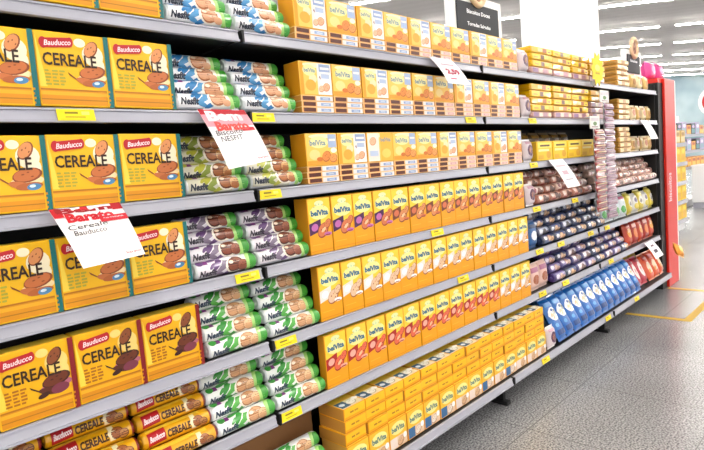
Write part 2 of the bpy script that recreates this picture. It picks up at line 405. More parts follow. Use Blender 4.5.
def pillow(w, h, t, base, art, seam='#cfcfcf'):
    """an upright flow bag: puffed in the middle, crimped flat at top and bottom"""
    mb = MB(); n = 10
    def th(u, v):
        a = max(0, 1 - abs(2*u - 1)**3.2) ** .5; b = max(0, 1 - abs(2*v - 1)**4.5) ** .6
        return t/2 * a * b
    crk = lambda u, v: .0012*math.sin(u*23 + v*9)*math.sin(v*17)
    zz = lambda v: .008 + v*(h - .016)
    def pt(u, v, sg): return ((u - .5)*w, sg*(th(u, v) + crk(u, v)*(.2 < v < .8)) , zz(v))
    mb.grid(lambda u, v: pt(u, v, -1), n, n, lambda u, v: base)
    mb.grid(lambda u, v: pt(1-u, v, 1), n, n, lambda u, v: base)
    for z0, z1 in ((0, .0085), (h - .0085, h)):
        mb.box(-w/2, w/2, -.0012, .0012, z0, z1, H(seam))
    for k, (pts, col) in enumerate(art):
        us = [p[0] for p in pts]; m = max(1, math.ceil((max(us) - min(us)) / .1))
        for i in range(m):
            a = min(us) + (max(us)-min(us))*i/m; b = min(us) + (max(us)-min(us))*(i+1)/m
            q = clip(clip(list(pts), 0, a, True), 0, b, False) if m > 1 else pts
            if len(q) < 3: continue
            vs = [p[1] for p in q]; mm = max(1, math.ceil((max(vs) - min(vs)) / .12))
            for j in range(mm):
                c = min(vs) + (max(vs)-min(vs))*j/mm; e = min(vs) + (max(vs)-min(vs))*(j+1)/mm
                r = clip(clip(list(q), 1, c, True), 1, e, False) if mm > 1 else q
                if len(r) >= 3:
                    mb.poly([(lambda p: (p[0], p[1] - .0012 - .0001*min(k, 8), p[2]))(pt(u, v, -1)) for u, v in r], col, True)
    return mb.mesh('snack_bag', M_FOIL)
def UR(u0, v0, u1, v1, c): return [([(u0, v0), (u1, v0), (u1, v1), (u0, v1)], H(c))]
def UE(cu, cv, ru, rv, c): return ell(cu, cv, ru, rv, H(c), 0, 10)

# ------------------------------------------------------------------ words for labels
ORD = 'first second third fourth fifth sixth seventh eighth ninth tenth eleventh twelfth thirteenth fourteenth fifteenth sixteenth seventeenth eighteenth nineteenth twentieth'.split()
SH = ['top shelf', 'second shelf', 'third shelf', 'fourth shelf', 'fifth shelf', 'sixth shelf', 'bottom shelf']
ZL = [1.596, 1.362, 1.130, .895, .664, .429, .121]      # lower edge of each price rail
ZS = [z + .036 for z in ZL]                             # where goods stand
LAY = lambda j, n: 'lowest' if j == 0 else ('topmost' if j == n-1 else ('middle' if n == 3 else ORD[j]))

# ------------------------------------------------------------------ room
def quad(pts, m, name):
    mb = MB(); mb.poly(pts, H('#ffffff')); return mb.mesh(name, m)
struct('floor', quad([(-12, -12, 0), (50, -12, 0), (50, 45, 0), (-12, 45, 0)], floor_material(), 'floor'))
SL = .1195
ZC = lambda y: 5.03 + SL*(y + 1.365)
mb = MB()
mb.poly([(-12, -12, ZC(-12)), (-12, 45, ZC(45)), (50, 45, ZC(45)), (50, -12, ZC(-12))], H('#ffffff'))
mb.poly([(-12, -12, ZC(-12) + .2), (50, -12, ZC(-12) + .2), (50, 45, ZC(45) + .2), (-12, 45, ZC(45) + .2)], H('#ffffff'))
struct('ceiling', mb.mesh('ceiling', ceiling_material()))
fw = far_wall_material()
struct('wall_east', quad([(50, -12, 0), (50, -12, ZC(-12)), (50, 45, ZC(45)), (50, 45, 0)], fw, 'wall'))
struct('wall_north', quad([(-12, 45, 0), (50, 45, 0), (50, 45, ZC(45)), (-12, 45, ZC(45))], fw, 'wall'))
# ceiling lamps: long strips running across the shop, following the slope of the roof
lamp_me = {}
rowx = [-6.0, -1.0, 4.0, 9.0, 14.1, 19.2, 24.3, 29.4, 34.5, 39.4, 44.0, 48.4]
for i, x in enumerate(rowx):
    for j in range(-2, 7):
        y0 = j*5.6 + (i % 3)*1.3 - .6
        if y0 + 5 > 44: continue
        o = empty('ceiling_lamp', (x - .089*y0, y0, ZC(y0) - .16), 'white strip lamp, %s along the %s row across the ceiling from behind the camera' % (ORD[j + 2], ORD[i]), 'lamp', 'strip lamps under the sloping ceiling')
        if not lamp_me:
            def sl(y0, y1, x0, x1, z0, z1, m):
                mb = MB(); p = lambda x, y, z: (x - .089*y, y, z + SL*y)
                c = [(x0, y0, z0), (x1, y0, z0), (x1, y1, z0), (x0, y1, z0), (x0, y0, z1), (x1, y0, z1), (x1, y1, z1), (x0, y1, z1)]
                c = [p(*q) for q in c]
                for f in ((0, 3, 2, 1), (4, 5, 6, 7), (0, 1, 5, 4), (1, 2, 6, 5), (2, 3, 7, 6), (3, 0, 4, 7)): mb.poly([c[k] for k in f], H('#ffffff'))
                return mb.mesh('lamp', m)
            lamp_me['h'] = sl(0, 5.1, -.075, .075, .0, .05, M_LAMPH); lamp_me['d'] = sl(.03, 5.07, -.065, .065, -.03, .0, M_LAMP)
            mb = MB(); mb.tube([(0, .6, .08 + SL*.6), (0, .6, .17 + SL*.6)], .01, H('#dddddd')); lamp_me['r'] = mb.mesh('rod', M_LAMPH)
        link('housing', lamp_me['h'], o); link('diffuser', lamp_me['d'], o); link('hanger', lamp_me['r'], o)
# round-cornered white column behind the shelving
mb = MB(); mb.box(5.66, 6.25, .88, 1.47, 0, ZC(1.2), H('#ffffff'), .01)
struct('column', mb.mesh('column', M_COLUMN))
# yellow tape marks on the floor
def tape(name, x0, x1, y0, y1, label):
    mb = MB(); mb.box(x0, x1, y0, y1, 0, .0012, H('#ffffff')); tag(link(name, mb.mesh('tape', M_TAPE)), label, 'floor tape', 'yellow tape marks on the floor')
tape('floor_tape', 4.15, 4.20, -.40, .02, 'yellow floor tape crossing out from under the last shelving bay')
tape('floor_tape', 4.20, 5.06, -.40, -.35, 'yellow floor tape running along the aisle beside the last shelving bay')
tape('floor_tape', 5.06, 5.11, -.75, -.02, 'yellow floor tape crossing the aisle at the foot of the red panel')

# ------------------------------------------------------------------ shelving
JX = [-.337, .993, 2.320, 3.655, 4.985]
BN = ['first bay of black shelving holding the cereal cartons', 'second bay of black shelving holding rows of tall yellow cartons', 'third bay of black shelving with yellow packs, dark rolls and blue bags', 'last bay of black shelving ending at the red panel']
def chan(L, y0, z0):
    """price channel: slanted face with a rolled upper and lower lip"""
    mb = MB(); p = [(y0 + .006, z0 + .035), (y0 + .001, z0 + .033), (y0 + .0005, z0 + .029), (y0 + .004, z0 + .028), (y0 - .001, z0 + .007), (y0 - .005, z0 + .006), (y0 - .005, z0 + .001), (y0 + .008, z0), (y0 + .0115, z0 + .034)]
    n = len(p)
    for k in range(n):
        a, b = p[k], p[(k+1) % n]; mb.poly([(0, a[0], a[1]), (0, b[0], b[1]), (L, b[0], b[1]), (L, a[0], a[1])], H('#ffffff'))
    mb.poly([(0, q[0], q[1]) for q in p[::-1]], H('#fff')  if False else H('#ffffff')); mb.poly([(L, q[0], q[1]) for q in p], H('#ffffff'))
    return mb.mesh('price_rail', M_RAIL)
def bx(name, dims, m, parent, bev=0):
    mb = MB(); mb.box(*dims, H('#ffffff'), bev); return link(name, mb.mesh(name, m), parent)
for i in range(4):
    x0, x1 = JX[i], JX[i+1]; L = x1 - x0
    u = empty('shelving_unit', (x0, 0, 0), BN[i], 'shelving', 'bays of the long biscuit shelving')
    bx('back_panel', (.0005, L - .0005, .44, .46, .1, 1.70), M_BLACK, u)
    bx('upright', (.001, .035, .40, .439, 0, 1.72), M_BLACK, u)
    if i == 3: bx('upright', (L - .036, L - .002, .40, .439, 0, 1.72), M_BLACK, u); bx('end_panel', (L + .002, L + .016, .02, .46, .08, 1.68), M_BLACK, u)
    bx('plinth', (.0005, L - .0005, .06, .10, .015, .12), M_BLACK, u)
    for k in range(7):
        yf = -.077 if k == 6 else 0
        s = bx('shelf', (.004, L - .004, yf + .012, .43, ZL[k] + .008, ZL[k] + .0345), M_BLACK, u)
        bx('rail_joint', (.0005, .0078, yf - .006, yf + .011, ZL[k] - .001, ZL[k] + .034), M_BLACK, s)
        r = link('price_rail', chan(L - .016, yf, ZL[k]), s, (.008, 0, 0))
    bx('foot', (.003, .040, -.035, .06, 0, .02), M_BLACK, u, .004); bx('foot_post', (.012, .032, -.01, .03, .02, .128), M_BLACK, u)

# red end display
e = empty('end_display', (5.1, 0, 0), 'tall red end display at the far end of the biscuit shelving', 'display stand')
bx('side_panel', (.03, .315, -.02, .0, 0, 1.735), M_RED, e, .003)
bx('edge_trim', (.315, .335, -.022, .02, .0, 1.73), M_WHITE, e, .003)
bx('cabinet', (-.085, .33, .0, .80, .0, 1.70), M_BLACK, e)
bx('top_board', (-.085, .335, .0, .80, 1.70, 1.735), M_RED, e)
mb = MB(); stamp(mb, text('biscoitos', 0, 0, .24, .09, H('#f6d9dc'), 0, .02), lambda u, v, l: (.16 - v, -.0202 - l, .72 + u)); link('lettering', mb.mesh('lettering', M_PAPER), e)

# ------------------------------------------------------------------ cereal cartons, first bay
CX = [.190, .356, .522, .678]
K1 = Kind('cereal_carton', cereal_carton(False), 'biscuit carton'); K2 = Kind('cereal_carton', cereal_carton(True), 'biscuit carton')
for k in range(5):
    K = K2 if k == 4 else K1
    for i, x in enumerate([-.166, 0, .166]):
        K.put(([.508, .516, .513, .506, .515][k] + x + rnd(-.0004, .0004), .001 + rnd(0, .002), ZS[k] + .001), 'yellow cereal biscuit carton with %s side, %s of three on the %s' % ('maroon' if k == 4 else 'teal', ORD[i], SH[k]), 'cereal biscuit cartons in the first bay', (0, 0 if k > 2 else .012, rnd(-.006, .006)))

# ------------------------------------------------------------------ rolls beside them
def kinds(me, L, r, end, st):
    return Kind('biscuit_roll', me, 'biscuit roll', [('twisted_end', seal(L, r, -1, H(st))), ('twisted_end', seal(L, r, 1, H(end)))])
R_BLUE = kinds(*nes_roll('#2f7cb8', '#4f96c8', '#dca27a', '#a9663c'), '#3f9c34', '#e9ecef')
R_YEL = kinds(*nes_roll('#b4b43a', '#8a9a3a', '#b06a38', '#6c3414', '#d8a060', '#d8d4c0'), '#2f8c34', '#dfe4ea')
R_DARK = kinds(*nes_roll('#6a4a7c', '#8a7a90', '#8a4a34', '#4c2016', '#a05a40', '#eee8ee', '#3a3440'), '#3f9c34', '#ece6ec')
R_GRN = kinds(*nes_roll('#3a9a3a', '#5cb44c', '#dca678', '#a96e40', '#e8be90', '#f3f6f2', '#2c3c54'), '#3f9c34', '#eef2ee')
R_CER = kinds(roll(.205, .0235, H('#e8a812'), H('#8c1420'), yellow_roll_art(), 1, .14), .205, .0235, '#7c1018', '#e8a812')
NM = {0: (R_BLUE, 'white and blue'), 1: (R_BLUE, 'white and blue'), 2: (R_YEL, 'white and olive'), 3: (R_DARK, 'white and plum'), 4: (R_GRN, 'white and green'), 5: (R_GRN, 'white and green'), 6: (R_GRN, 'white and green')}
def roll_pile(K, x, z, n, word, where, group, y0=.028, L=.205):
    for j in range(n):
        K.put((x + rnd(-.002, .002), y0 + j*.0262, z + .0237 + j*.0408), '%s biscuit roll, %s of the %s' % (word, LAY(j, n), where), group, (rnd(-.32, .22), 0, rnd(-.006, .006)))
for k in range(7):
    K, w = NM[k]
    if k < 6:
        a = .871 if k < 4 else .888
        roll_pile(K, a, ZS[k], 4, w, 'first pile on the ' + SH[k], 'oat biscuit rolls')
        roll_pile(K, a + .216, ZS[k], 4, w, 'second pile on the ' + SH[k], 'oat biscuit rolls')
roll_pile(R_GRN, 1.07, ZS[6], 4, 'white and green', 'pile on the bottom shelf', 'oat biscuit rolls', -.03)
roll_pile(R_CER, .682, ZS[5], 4, 'yellow and maroon', 'sixth shelf pile beside the green rolls', 'cereal biscuit rolls')
roll_pile(R_CER, .470, ZS[5], 4, 'yellow and maroon', 'sixth shelf pile at the outer end', 'cereal biscuit rolls')
roll_pile(R_CER, .258, ZS[5], 4, 'yellow and maroon', 'outermost sixth shelf pile', 'cereal biscuit rolls')
# open cardboard case on the bottom shelf
M_KRAFT = mat('brown_cardboard', '#8a6038', .8)
c = empty('cardboard_case', (.94, .115, ZS[6] + .001), 'open brown cardboard case standing on the bottom shelf', 'box')
mb = MB(); W, D, HH, T = .56, .22, .20, .004
for d in ((-W/2, W/2, 0, T, 0, HH), (-W/2, W/2, D-T, D, 0, HH), (-W/2, -W/2+T, T, D-T, 0, HH), (W/2-T, W/2, T, D-T, 0, HH), (-W/2+T, W/2-T, T, D-T, 0, T)): mb.box(*d, H('#fff0e0'))
link('case_body', mb.mesh('case', M_KRAFT), c)
for sg in (0, 1):
    mb = MB(); y = -.0 if sg == 0 else D
    mb.poly([(-W/2, y, HH), (W/2, y, HH), (W/2, y + (-.05 if sg == 0 else .05), HH + .06), (-W/2, y + (-.05 if sg == 0 else .05), HH + .06)], H('#ffffff'))
    f = link('flap', mb.mesh('flap', M_KRAFT), c); s = f.modifiers.new('s', 'SOLIDIFY'); s.thickness = .004

# ------------------------------------------------------------------ pale cracker cartons, second bay, three upper shelves
PC = [Kind('cracker_carton', cracker_carton(v), 'cracker carton') for v in range(3)]
FC = [Kind('flat_cracker_carton', flat_carton(v), 'cracker carton') for v in range(2)]
VN = ['half white', 'yellow', 'cream and yellow']
seq = [[0, 1, 0, 1, 0, 1, 1, 0, 1, 1], [0, 1, 0, 1, 1, 1, 0, 1, 0, 1], [1, 0, 2, 1, 1, 0, 1, 1, 0, 1]]
for k, nl in ((0, 2), (1, 3), (2, 3)):
    for i in range(10):
        x = 1.279 + i*.1475 + rnd(-.001, .001)
        for j in range(nl):
            FC[0 if i < 5 and k != 0 or i < 4 else 1].put((x + rnd(-.0015, .0015), .002 + rnd(0, .003), ZS[k] + j*.0188), 'flat cracker carton, %s layer under the %s upright %scarton, %s' % (LAY(j, nl) if nl > 2 else ('lower', 'upper')[j], ORD[i], 'pale ', SH[k]), 'flat cracker cartons of the second bay')
        v = seq[k][i]
        PC[v].put((x, .002 + rnd(0, .003), ZS[k] + nl*.0188 + .0003), '%s upright cracker carton, %s from the left on the %s' % (VN[v], ORD[i], SH[k]), 'upright cracker cartons of the second bay', (0, 0, rnd(-.01, .01)))
# tall yellow cartons
for k, main in ((3, 'brown'), (4, 'milk'), (5, 'red')):
    TK = {f: Kind('tall_cracker_carton', tall_carton(f, .065 if k == 3 else .034), 'cracker carton') for f in ('purple', 'brown', 'milk', 'red')}
    WD = dict(purple='purple and yellow', brown='brown and yellow', milk='white and yellow', red='red and yellow')
    for i in range(14):
        f = 'purple' if k == 3 and i < 4 else ('milk' if k == 5 and i >= 11 else main)
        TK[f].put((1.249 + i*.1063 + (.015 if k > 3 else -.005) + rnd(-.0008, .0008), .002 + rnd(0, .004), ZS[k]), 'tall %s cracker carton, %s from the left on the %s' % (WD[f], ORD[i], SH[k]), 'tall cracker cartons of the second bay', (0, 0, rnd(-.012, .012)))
# piles on the bottom shelf
BK = {f: Kind('cracker_carton', base_carton(f), 'cracker carton') for f in ('milk', 'blue')}
LK = [Kind('lying_cracker_carton', lying_carton(False), 'cracker carton'), Kind('lying_cracker_carton', lying_carton(True), 'cracker carton')]
for i in range(14):
    x = 1.278 + i*.1075; f = 'blue' if i in (3, 4, 5, 8, 10) else 'milk'
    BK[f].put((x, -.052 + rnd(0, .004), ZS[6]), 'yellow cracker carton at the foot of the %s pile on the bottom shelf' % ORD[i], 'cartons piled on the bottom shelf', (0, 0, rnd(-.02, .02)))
    for j in range(3):
        LK[j == 2].put((x + rnd(-.003, .003), -.052 + rnd(0, .008), ZS[6] + .1125 + j*.0441), 'orange cracker carton lying %s in the %s pile on the bottom shelf' % (('lowest', 'midway', 'on top')[j], ORD[i]), 'cartons piled on the bottom shelf', (0, 0, rnd(-.03, .03)))
LK[0].put((1.215, .10, ZS[6] + .2), 'x', 'cartons piled on the bottom shelf') if False else None

# ------------------------------------------------------------------ white packets at the seam between the second and third bays
wp = pillow(.085, .12, .05, H('#e2d4d8'), UE(.5, .5, .34, .3, '#5a2c4c') + UE(.5, .5, .16, .16, '#b87a5a') + UR(.1, .82, .9, .95, '#c9a0b0'), '#f5f0f0')
WP = Kind('snack_bag', wp, 'snack bag')
bp = pillow(.105, .15, .05, H('#2c5f9c'), UE(.5, .45, .3, .2, '#e8eef4') + UR(.1, .75, .9, .9, '#16355e'), '#24508a')
BP = Kind('snack_bag', bp, 'snack bag')
for k in (0, 1, 2, 3): WP.put((2.785, .03, ZS[k]), 'white snack bag with dark biscuit picture beside the %s cracker cartons' % SH[k], 'snack bags at the bay seam', (-.06, 0, 0))
BP.put((2.80, .04, ZS[4]), 'blue snack bag beside the last tall carton on the fifth shelf', 'snack bags at the bay seam', (-.06, 0, 0))
pkp = pillow(.11, .15, .05, H('#e6c0b4'), UE(.5, .4, .32, .2, '#a85a34') + UR(.1, .7, .9, .9, '#b06a8a'), '#e0c0b8')
PKP = Kind('snack_bag', pkp, 'snack bag')
PKP.put((2.80, .04, ZS[5]), 'pink snack bag, first beside the tall cartons on the sixth shelf', 'snack bags at the bay seam', (-.06, 0, 0))
PKP.put((2.915, .045, ZS[5]), 'pink snack bag, second from the tall cartons on the sixth shelf', 'snack bags at the bay seam', (-.06, 0, 0))
WP.put((2.80, -.045, ZS[6]), 'white snack bag between the carton piles and blue bags on the bottom shelf', 'snack bags at the bay seam', (-.1, 0, 0))

# ------------------------------------------------------------------ yellow slab packs, third bay
def slab_kind(n, *c): return Kind(n, slab_pack(*c), 'biscuit pack')
SY = slab_kind('biscuit_pack', .25, .12, .036, ['#f0bc00', '#e8b80c', [(.03, .38, .12, .86, '#fad000'), (.42, .58, .15, .8, '#7a4a1c'), (.60, .78, .3, .75, '#f8dc50'), (.80, .97, .12, .86, '#f6c400'), (.1, .3, .3, .5, '#d89400')]])
SO = slab_kind('biscuit_pack', .25, .12, .036, ['#ecb80c', '#e4b010', [(.03, .30, .12, .86, '#f2b400'), (.32, .52, .25, .75, '#f4dc8c'), (.54, .72, .2, .8, '#b8601c'), (.75, .97, .12, .86, '#fad000'), (.8, .9, .3, .5, '#8a5a14')]])
SP = slab_kind('biscuit_pack', .25, .12, .036, ['#c89a90', '#c8a090', [(.06, .30, .2, .8, '#8a5a86'), (.34, .5, .2, .8, '#e9d6c4'), (.54, .74, .2, .8, '#b07a88'), (.8, .94, .25, .75, '#f2d8a8')]])
ST = slab_kind('biscuit_pack', .23, .12, .036, ['#c89440', '#c89c50', [(.05, .35, .2, .8, '#f3dc9c'), (.4, .6, .2, .8, '#b88436'), (.65, .95, .25, .75, '#efd490')]])
def slab_stack(x, z, n, ks, words_, place, grp, y=.003):
    for j in range(n):
        K = ks[j % len(ks)] if not callable(ks) else ks(j); w = words_[j % len(words_)] if not callable(words_) else words_(j)
        K.put((x + rnd(-.006, .006), y + rnd(0, .008), z + j*.0366), '%s biscuit pack, %s of the stack %s' % (w, LAY(j, n), place), grp, (0, 0, rnd(-.02, .02)))
G3 = 'flat biscuit packs stacked on the upper shelves'
for i in range(4):
    x = 2.965 + i*.262
    slab_stack(x, ZS[0], 4, lambda j: SP if j == 0 else (SY if (i + j) % 3 else SO), lambda j: 'pinkish' if j == 0 else 'yellow', ('nearest the cracker cartons', 'second from the cracker cartons', 'third from the cracker cartons', 'behind the yellow star')[i] + ' on the top shelf', G3)
for i in range(3):
    x = 2.945 + i*.262
    slab_stack(x, ZS[1], 5, lambda j: SP if j == 0 else (SY if (i + j) % 2 else SO), lambda j: 'pinkish' if j == 0 else 'yellow', ('nearest the cracker cartons', 'second from the cracker cartons', 'third from the cracker cartons')[i] + ' on the second shelf', G3)
slab_stack(3.76, ZS[1], 5, lambda j: SP if j < 3 else SO, lambda j: 'mauve' if j < 3 else 'yellow', 'behind the hanging strip on the second shelf', G3)
for k, n in ((0, 5), (1, 4), (2, 5)):
    slab_stack(4.235, ZS[k], n, [ST], ['tan'], 'in the last bay on the ' + SH[k], 'tan biscuit packs in the last bay')
sb = pillow(.072, .115, .035, H('#dfb468'), UE(.5, .45, .3, .25, '#b97f38') + UR(.1, .72, .9, .92, '#f4e2b4'), '#e8cc98')
SB = Kind('snack_bag', sb, 'snack bag')
sb2 = pillow(.072, .115, .035, H('#f2d9a8'), UE(.5, .5, .3, .25, '#d08a6a') + UR(.1, .76, .9, .92, '#c8965a'), '#f0dcb8')
SB2 = Kind('snack_bag', sb2, 'snack bag')
for k, n in ((0, 4), (1, 5), (2, 6)):
    for i in range(n):
        (SB if (i + k) % 2 else SB2).put((4.43 + i*(.15 if k == 0 else .5/(n-.9)) , .05, ZS[k]), 'small tan snack bag, %s after the tan stack on the %s' % (ORD[i], SH[k]), 'small tan bags in the last bay', (-.1, 0, rnd(-.25, .1)))
# third shelf: yellow upright cartons with dark bags behind
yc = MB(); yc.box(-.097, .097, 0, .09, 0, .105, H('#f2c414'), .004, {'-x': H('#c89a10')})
stamp(yc, rect(-.085, .068, .085, .098, H('#f8df5a')) + rect(-.06, .076, .06, .086, H('#5a3414')) + rect(-.08, .05, .05, .062, H('#fbe9a0')) + ell(.045, .03, .03, .02, H('#e2a416')) + rect(-.085, .008, -.02, .03, H('#e4ae14')), front(0), .00006)
YC = Kind('cookie_carton', yc.mesh('cookie_carton', M_CARD), 'biscuit carton')
for i in range(4): YC.put((2.945 + i*.2, .004, ZS[2]), 'bright yellow biscuit carton, %s from the cracker cartons on the third shelf' % ORD[i], 'bright yellow cartons on the third shelf', (0, 0, rnd(-.02, .02)))
db = pillow(.12, .165, .05, H('#4a3418'), UE(.5, .6, .3, .2, '#7a4a2a') + UR(.1, .82, .9, .95, '#8c6a2a') + UE(.35, .3, .2, .12, '#2c2014'), '#6a542c')
DB = Kind('snack_bag', db, 'snack bag')
for i in range(6): DB.put((2.88 + i*.135, .16, ZS[2]), 'dark brown snack bag, %s in the row behind the bright yellow cartons' % ORD[i], 'dark bags behind the yellow cartons', (-.08, 0, rnd(-.05, .05)))

# ------------------------------------------------------------------ rolls of filled biscuits, third and last bays
def filled(base, lab, ck, ckd, seam, extra):
    L, r = .15, .026; a = rect(-.05, -.03, .05, .035, H(lab)) + extra(r)
    a += cookie(.012, .006, .023, H(ck), H(ckd), .5, .85) + cookie(.042, -.004, .018, H(ck), H(ckd), .5, .85)
    return kinds(roll(L, r, H(base), H(base), a, 1, .1), L, r, seam, seam)
FB1 = filled('#b0705a', '#e0ae98', '#6c3420', '#36180e', '#a86a58', lambda r: ell(-.04, .012, .02, .014, H('#f2e2da')) + rect(-.05, -.022, .0, -.008, H('#a83a34')))
FB2 = filled('#e6c4b4', '#f4e2d8', '#8a4630', '#4c2014', '#dcb8a8', lambda r: ell(-.035, .012, .018, .014, H('#8c3044')) + rect(-.05, -.024, .03, -.012, H('#b8706a')))
FN1 = filled('#26304e', '#34447a', '#e8bc8c', '#8a5630', '#2c365c', lambda r: ell(-.035, .010, .02, .012, H('#e8e8f0')) + rect(-.05, -.024, .03, -.016, H('#56709c')))
FN2 = filled('#2c3660', '#b0b6cc', '#46323a', '#18121c', '#3a4470', lambda r: ell(-.03, .014, .02, .012, H('#f0f0f4')) + rect(-.05, -.022, .0, -.01, H('#c9a07c')))
FV1 = filled('#4c3a78', '#8476b0', '#d8a890', '#5c3430', '#5c4a88', lambda r: ell(-.035, .012, .022, .014, H('#e6dcec')) + rect(-.05, -.024, .03, -.014, H('#24245c')))
FV2 = filled('#363470', '#d0c0d0', '#7a4434', '#3a1c1c', '#443e7c', lambda r: ell(-.03, .014, .02, .014, H('#f2e6e6')) + rect(-.05, -.022, .02, -.01, H('#7a5ca0')))
def field(k, x0, n, nl, ks, ws, place, grp, step=.1555):
    for i in range(n):
        for j in range(nl):
            q = (i*2 + j*3 + (i*j) % 2) % len(ks)
            ks[q].put((x0 + i*step + rnd(-.002, .002), .032 + j*.0305, ZS[k] + .0265 + j*.0440), '%s roll, %s in the %s pile %s' % (ws[q], LAY(j, nl), ORD[i], place), grp, (rnd(-.45, .45), 0, rnd(-.008, .008)))
field(3, 2.91, 5, 4, [FB1, FB2], ['brown', 'pale pink'], 'of the fourth shelf before the strips', 'filled biscuit rolls on the fourth shelf')
field(3, 3.79, 8, 4, [FB2, FB1, FB2], ['pale pink', 'brown', 'pale pink'], 'of the fourth shelf after the strips', 'filled biscuit rolls on the fourth shelf')
field(4, 2.95, 6, 4, [FN1, FN2], ['navy', 'pale navy'], 'on the fifth shelf after the blue bag', 'filled biscuit rolls on the fifth shelf')
field(5, 3.08, 8, 4, [FV1, FV2, FN1], ['purple', 'violet', 'navy'], 'on the sixth shelf after the pink bags', 'filled biscuit rolls on the sixth shelf')
# fifth shelf, last bay: mixed bags
def bagkind(w, h, t, base, art, seam): return Kind('snack_bag', pillow(w, h, t, H(base), art, seam), 'snack bag')
BWG = bagkind(.115, .17, .06, '#dfe6ea', UE(.4, .3, .3, .18, '#3f9a3c') + UR(.1, .78, .9, .92, '#b05a78') + UE(.6, .55, .2, .12, '#c8d6dc'), '#d0d8dc')
BYL = bagkind(.112, .17, .06, '#d9c23a', UE(.5, .5, .34, .22, '#e9e6dc') + UE(.45, .45, .18, .12, '#4a3420') + UR(.08, .8, .92, .95, '#e8d860'), '#e0d070')
BYW = bagkind(.112, .15, .06, '#e2e0da', UE(.5, .3, .34, .18, '#d8c030') + UE(.5, .65, .2, .14, '#6a5a7a'), '#d8d4cc')
for i in range(4): BWG.put((3.88 + i*.125, .05, ZS[4]), 'white and green snack bag, %s behind the hanging strips on the fifth shelf' % ORD[i], 'white and green bags on the fifth shelf', (-.2, 0, rnd(-.1, .1)))
for i in range(5):
    (BYL if i % 2 == 0 else BYW).put((4.40 + i*.125, .05, ZS[4]), '%s snack bag, %s after the green ones on the fifth shelf' % ('yellow' if i % 2 == 0 else 'pale yellow', ORD[i]), 'yellow bags on the fifth shelf', (-.2, 0, rnd(-.1, .1)))
BRO = bagkind(.116, .19, .06, '#c8401c', UE(.5, .5, .34, .2, '#f0a030') + UE(.4, .62, .16, .1, '#f6d8b8') + UR(.08, .84, .92, .95, '#8c1c14'), '#d06030')
BRR = bagkind(.116, .19, .06, '#a8281c', UE(.5, .42, .34, .22, '#e07a2c') + UR(.15, .68, .85, .84, '#eab0a0'), '#b04030')
for i in range(5):
    (BRO if i % 2 == 0 else BRR).put((4.37 + i*.13, .05, ZS[5]), '%s snack bag, %s after the violet rolls on the sixth shelf' % ('orange' if i % 2 == 0 else 'dark red', ORD[i]), 'red and orange bags on the sixth shelf', (-.2, 0, rnd(-.08, .08)))
# bottom shelf: blue bags leaning back, then red and yellow bags
BLU = bagkind(.102, .25, .05, '#1a66b8', UE(.5, .60, .44, .17, '#e6ecee') + UE(.36, .56, .18, .08, '#cbb890') + UE(.64, .64, .16, .07, '#6c7a6c') + UE(.5, .7, .14, .04, '#1a4a8a') + UR(.1, .8, .9, .9, '#3a86c4') + UR(.08, .1, .92, .22, '#0e3c7c') + UE(.3, .33, .16, .05, '#5aa0d8'), '#1c5ca8')
BLD = bagkind(.102, .25, .05, '#144c94', UE(.5, .7, .34, .1, '#2c74b4') + UR(.1, .86, .9, .93, '#4a90cc') + UE(.6, .5, .2, .08, '#1c5698'), '#144884')
for i in range(13): BLU.put((2.925 + i*.108, -.058, ZS[6] + .011), 'blue snack bag with white label, %s in the front row on the bottom shelf' % ORD[i], 'blue bags on the bottom shelf', (-.5, 0, rnd(-.05, .05)))
for i in range(13): BLD.put((2.945 + i*.108, .10, ZS[6] + .012), 'dark blue snack bag, %s in the row behind the white-labelled ones' % ORD[i], 'blue bags on the bottom shelf', (-.5, 0, rnd(-.05, .05)))
BRD = bagkind(.11, .22, .055, '#b8283c', UE(.5, .5, .3, .3, '#f0dcd8') + UR(.1, .8, .9, .94, '#8c1428') + UE(.5, .5, .12, .12, '#c85060'), '#c04050')
for i in range(2): BRD.put((4.36 + i*.12, -.02, ZS[6] + .008), 'crimson and white snack bag, %s after the blue bags on the bottom shelf' % ORD[i], 'red bags on the bottom shelf', (-.45, 0, rnd(-.1, .1)))
BOR = bagkind(.115, .215, .06, '#e0582c', UE(.5, .45, .34, .22, '#f2d8b4') + UR(.1, .74, .9, .9, '#c02c20') + UE(.35, .3, .16, .1, '#e8a04c'), '#d88050')
for i in range(3): BOR.put((4.62 + i*.132, -.03, ZS[6] + .008), 'orange snack bag, %s in the group at the shelf end on the bottom shelf' % ORD[i], 'red bags on the bottom shelf', (-.45, 0, rnd(-.1, .1)))
BYB = bagkind(.14, .25, .06, '#d8b41c', UE(.5, .5, .3, .2, '#b8941c') + UR(.1, .76, .9, .92, '#eed850') + UE(.6, .35, .18, .12, '#6a7a1c'), '#e0c440')
for i in range(4): BYB.put((4.34 + i*.155, .15, ZS[6] + .03), 'yellow snack bag, %s in the row behind the red ones on the bottom shelf' % ORD[i], 'yellow bags on the bottom shelf', (-.3, 0, rnd(-.1, .1)))
BTP = bagkind(.10, .12, .045, '#e8941c', UE(.5, .5, .3, .25, '#f6c83c') + UR(.1, .76, .9, .92, '#d86a1c'), '#eca83c')
o = BTP.put((4.97, -.15, ZS[6] + .135), 'orange and yellow snack bag poking out of the shelf end beside the red panel', 'red bags on the bottom shelf', (-.5, .35, -.2))

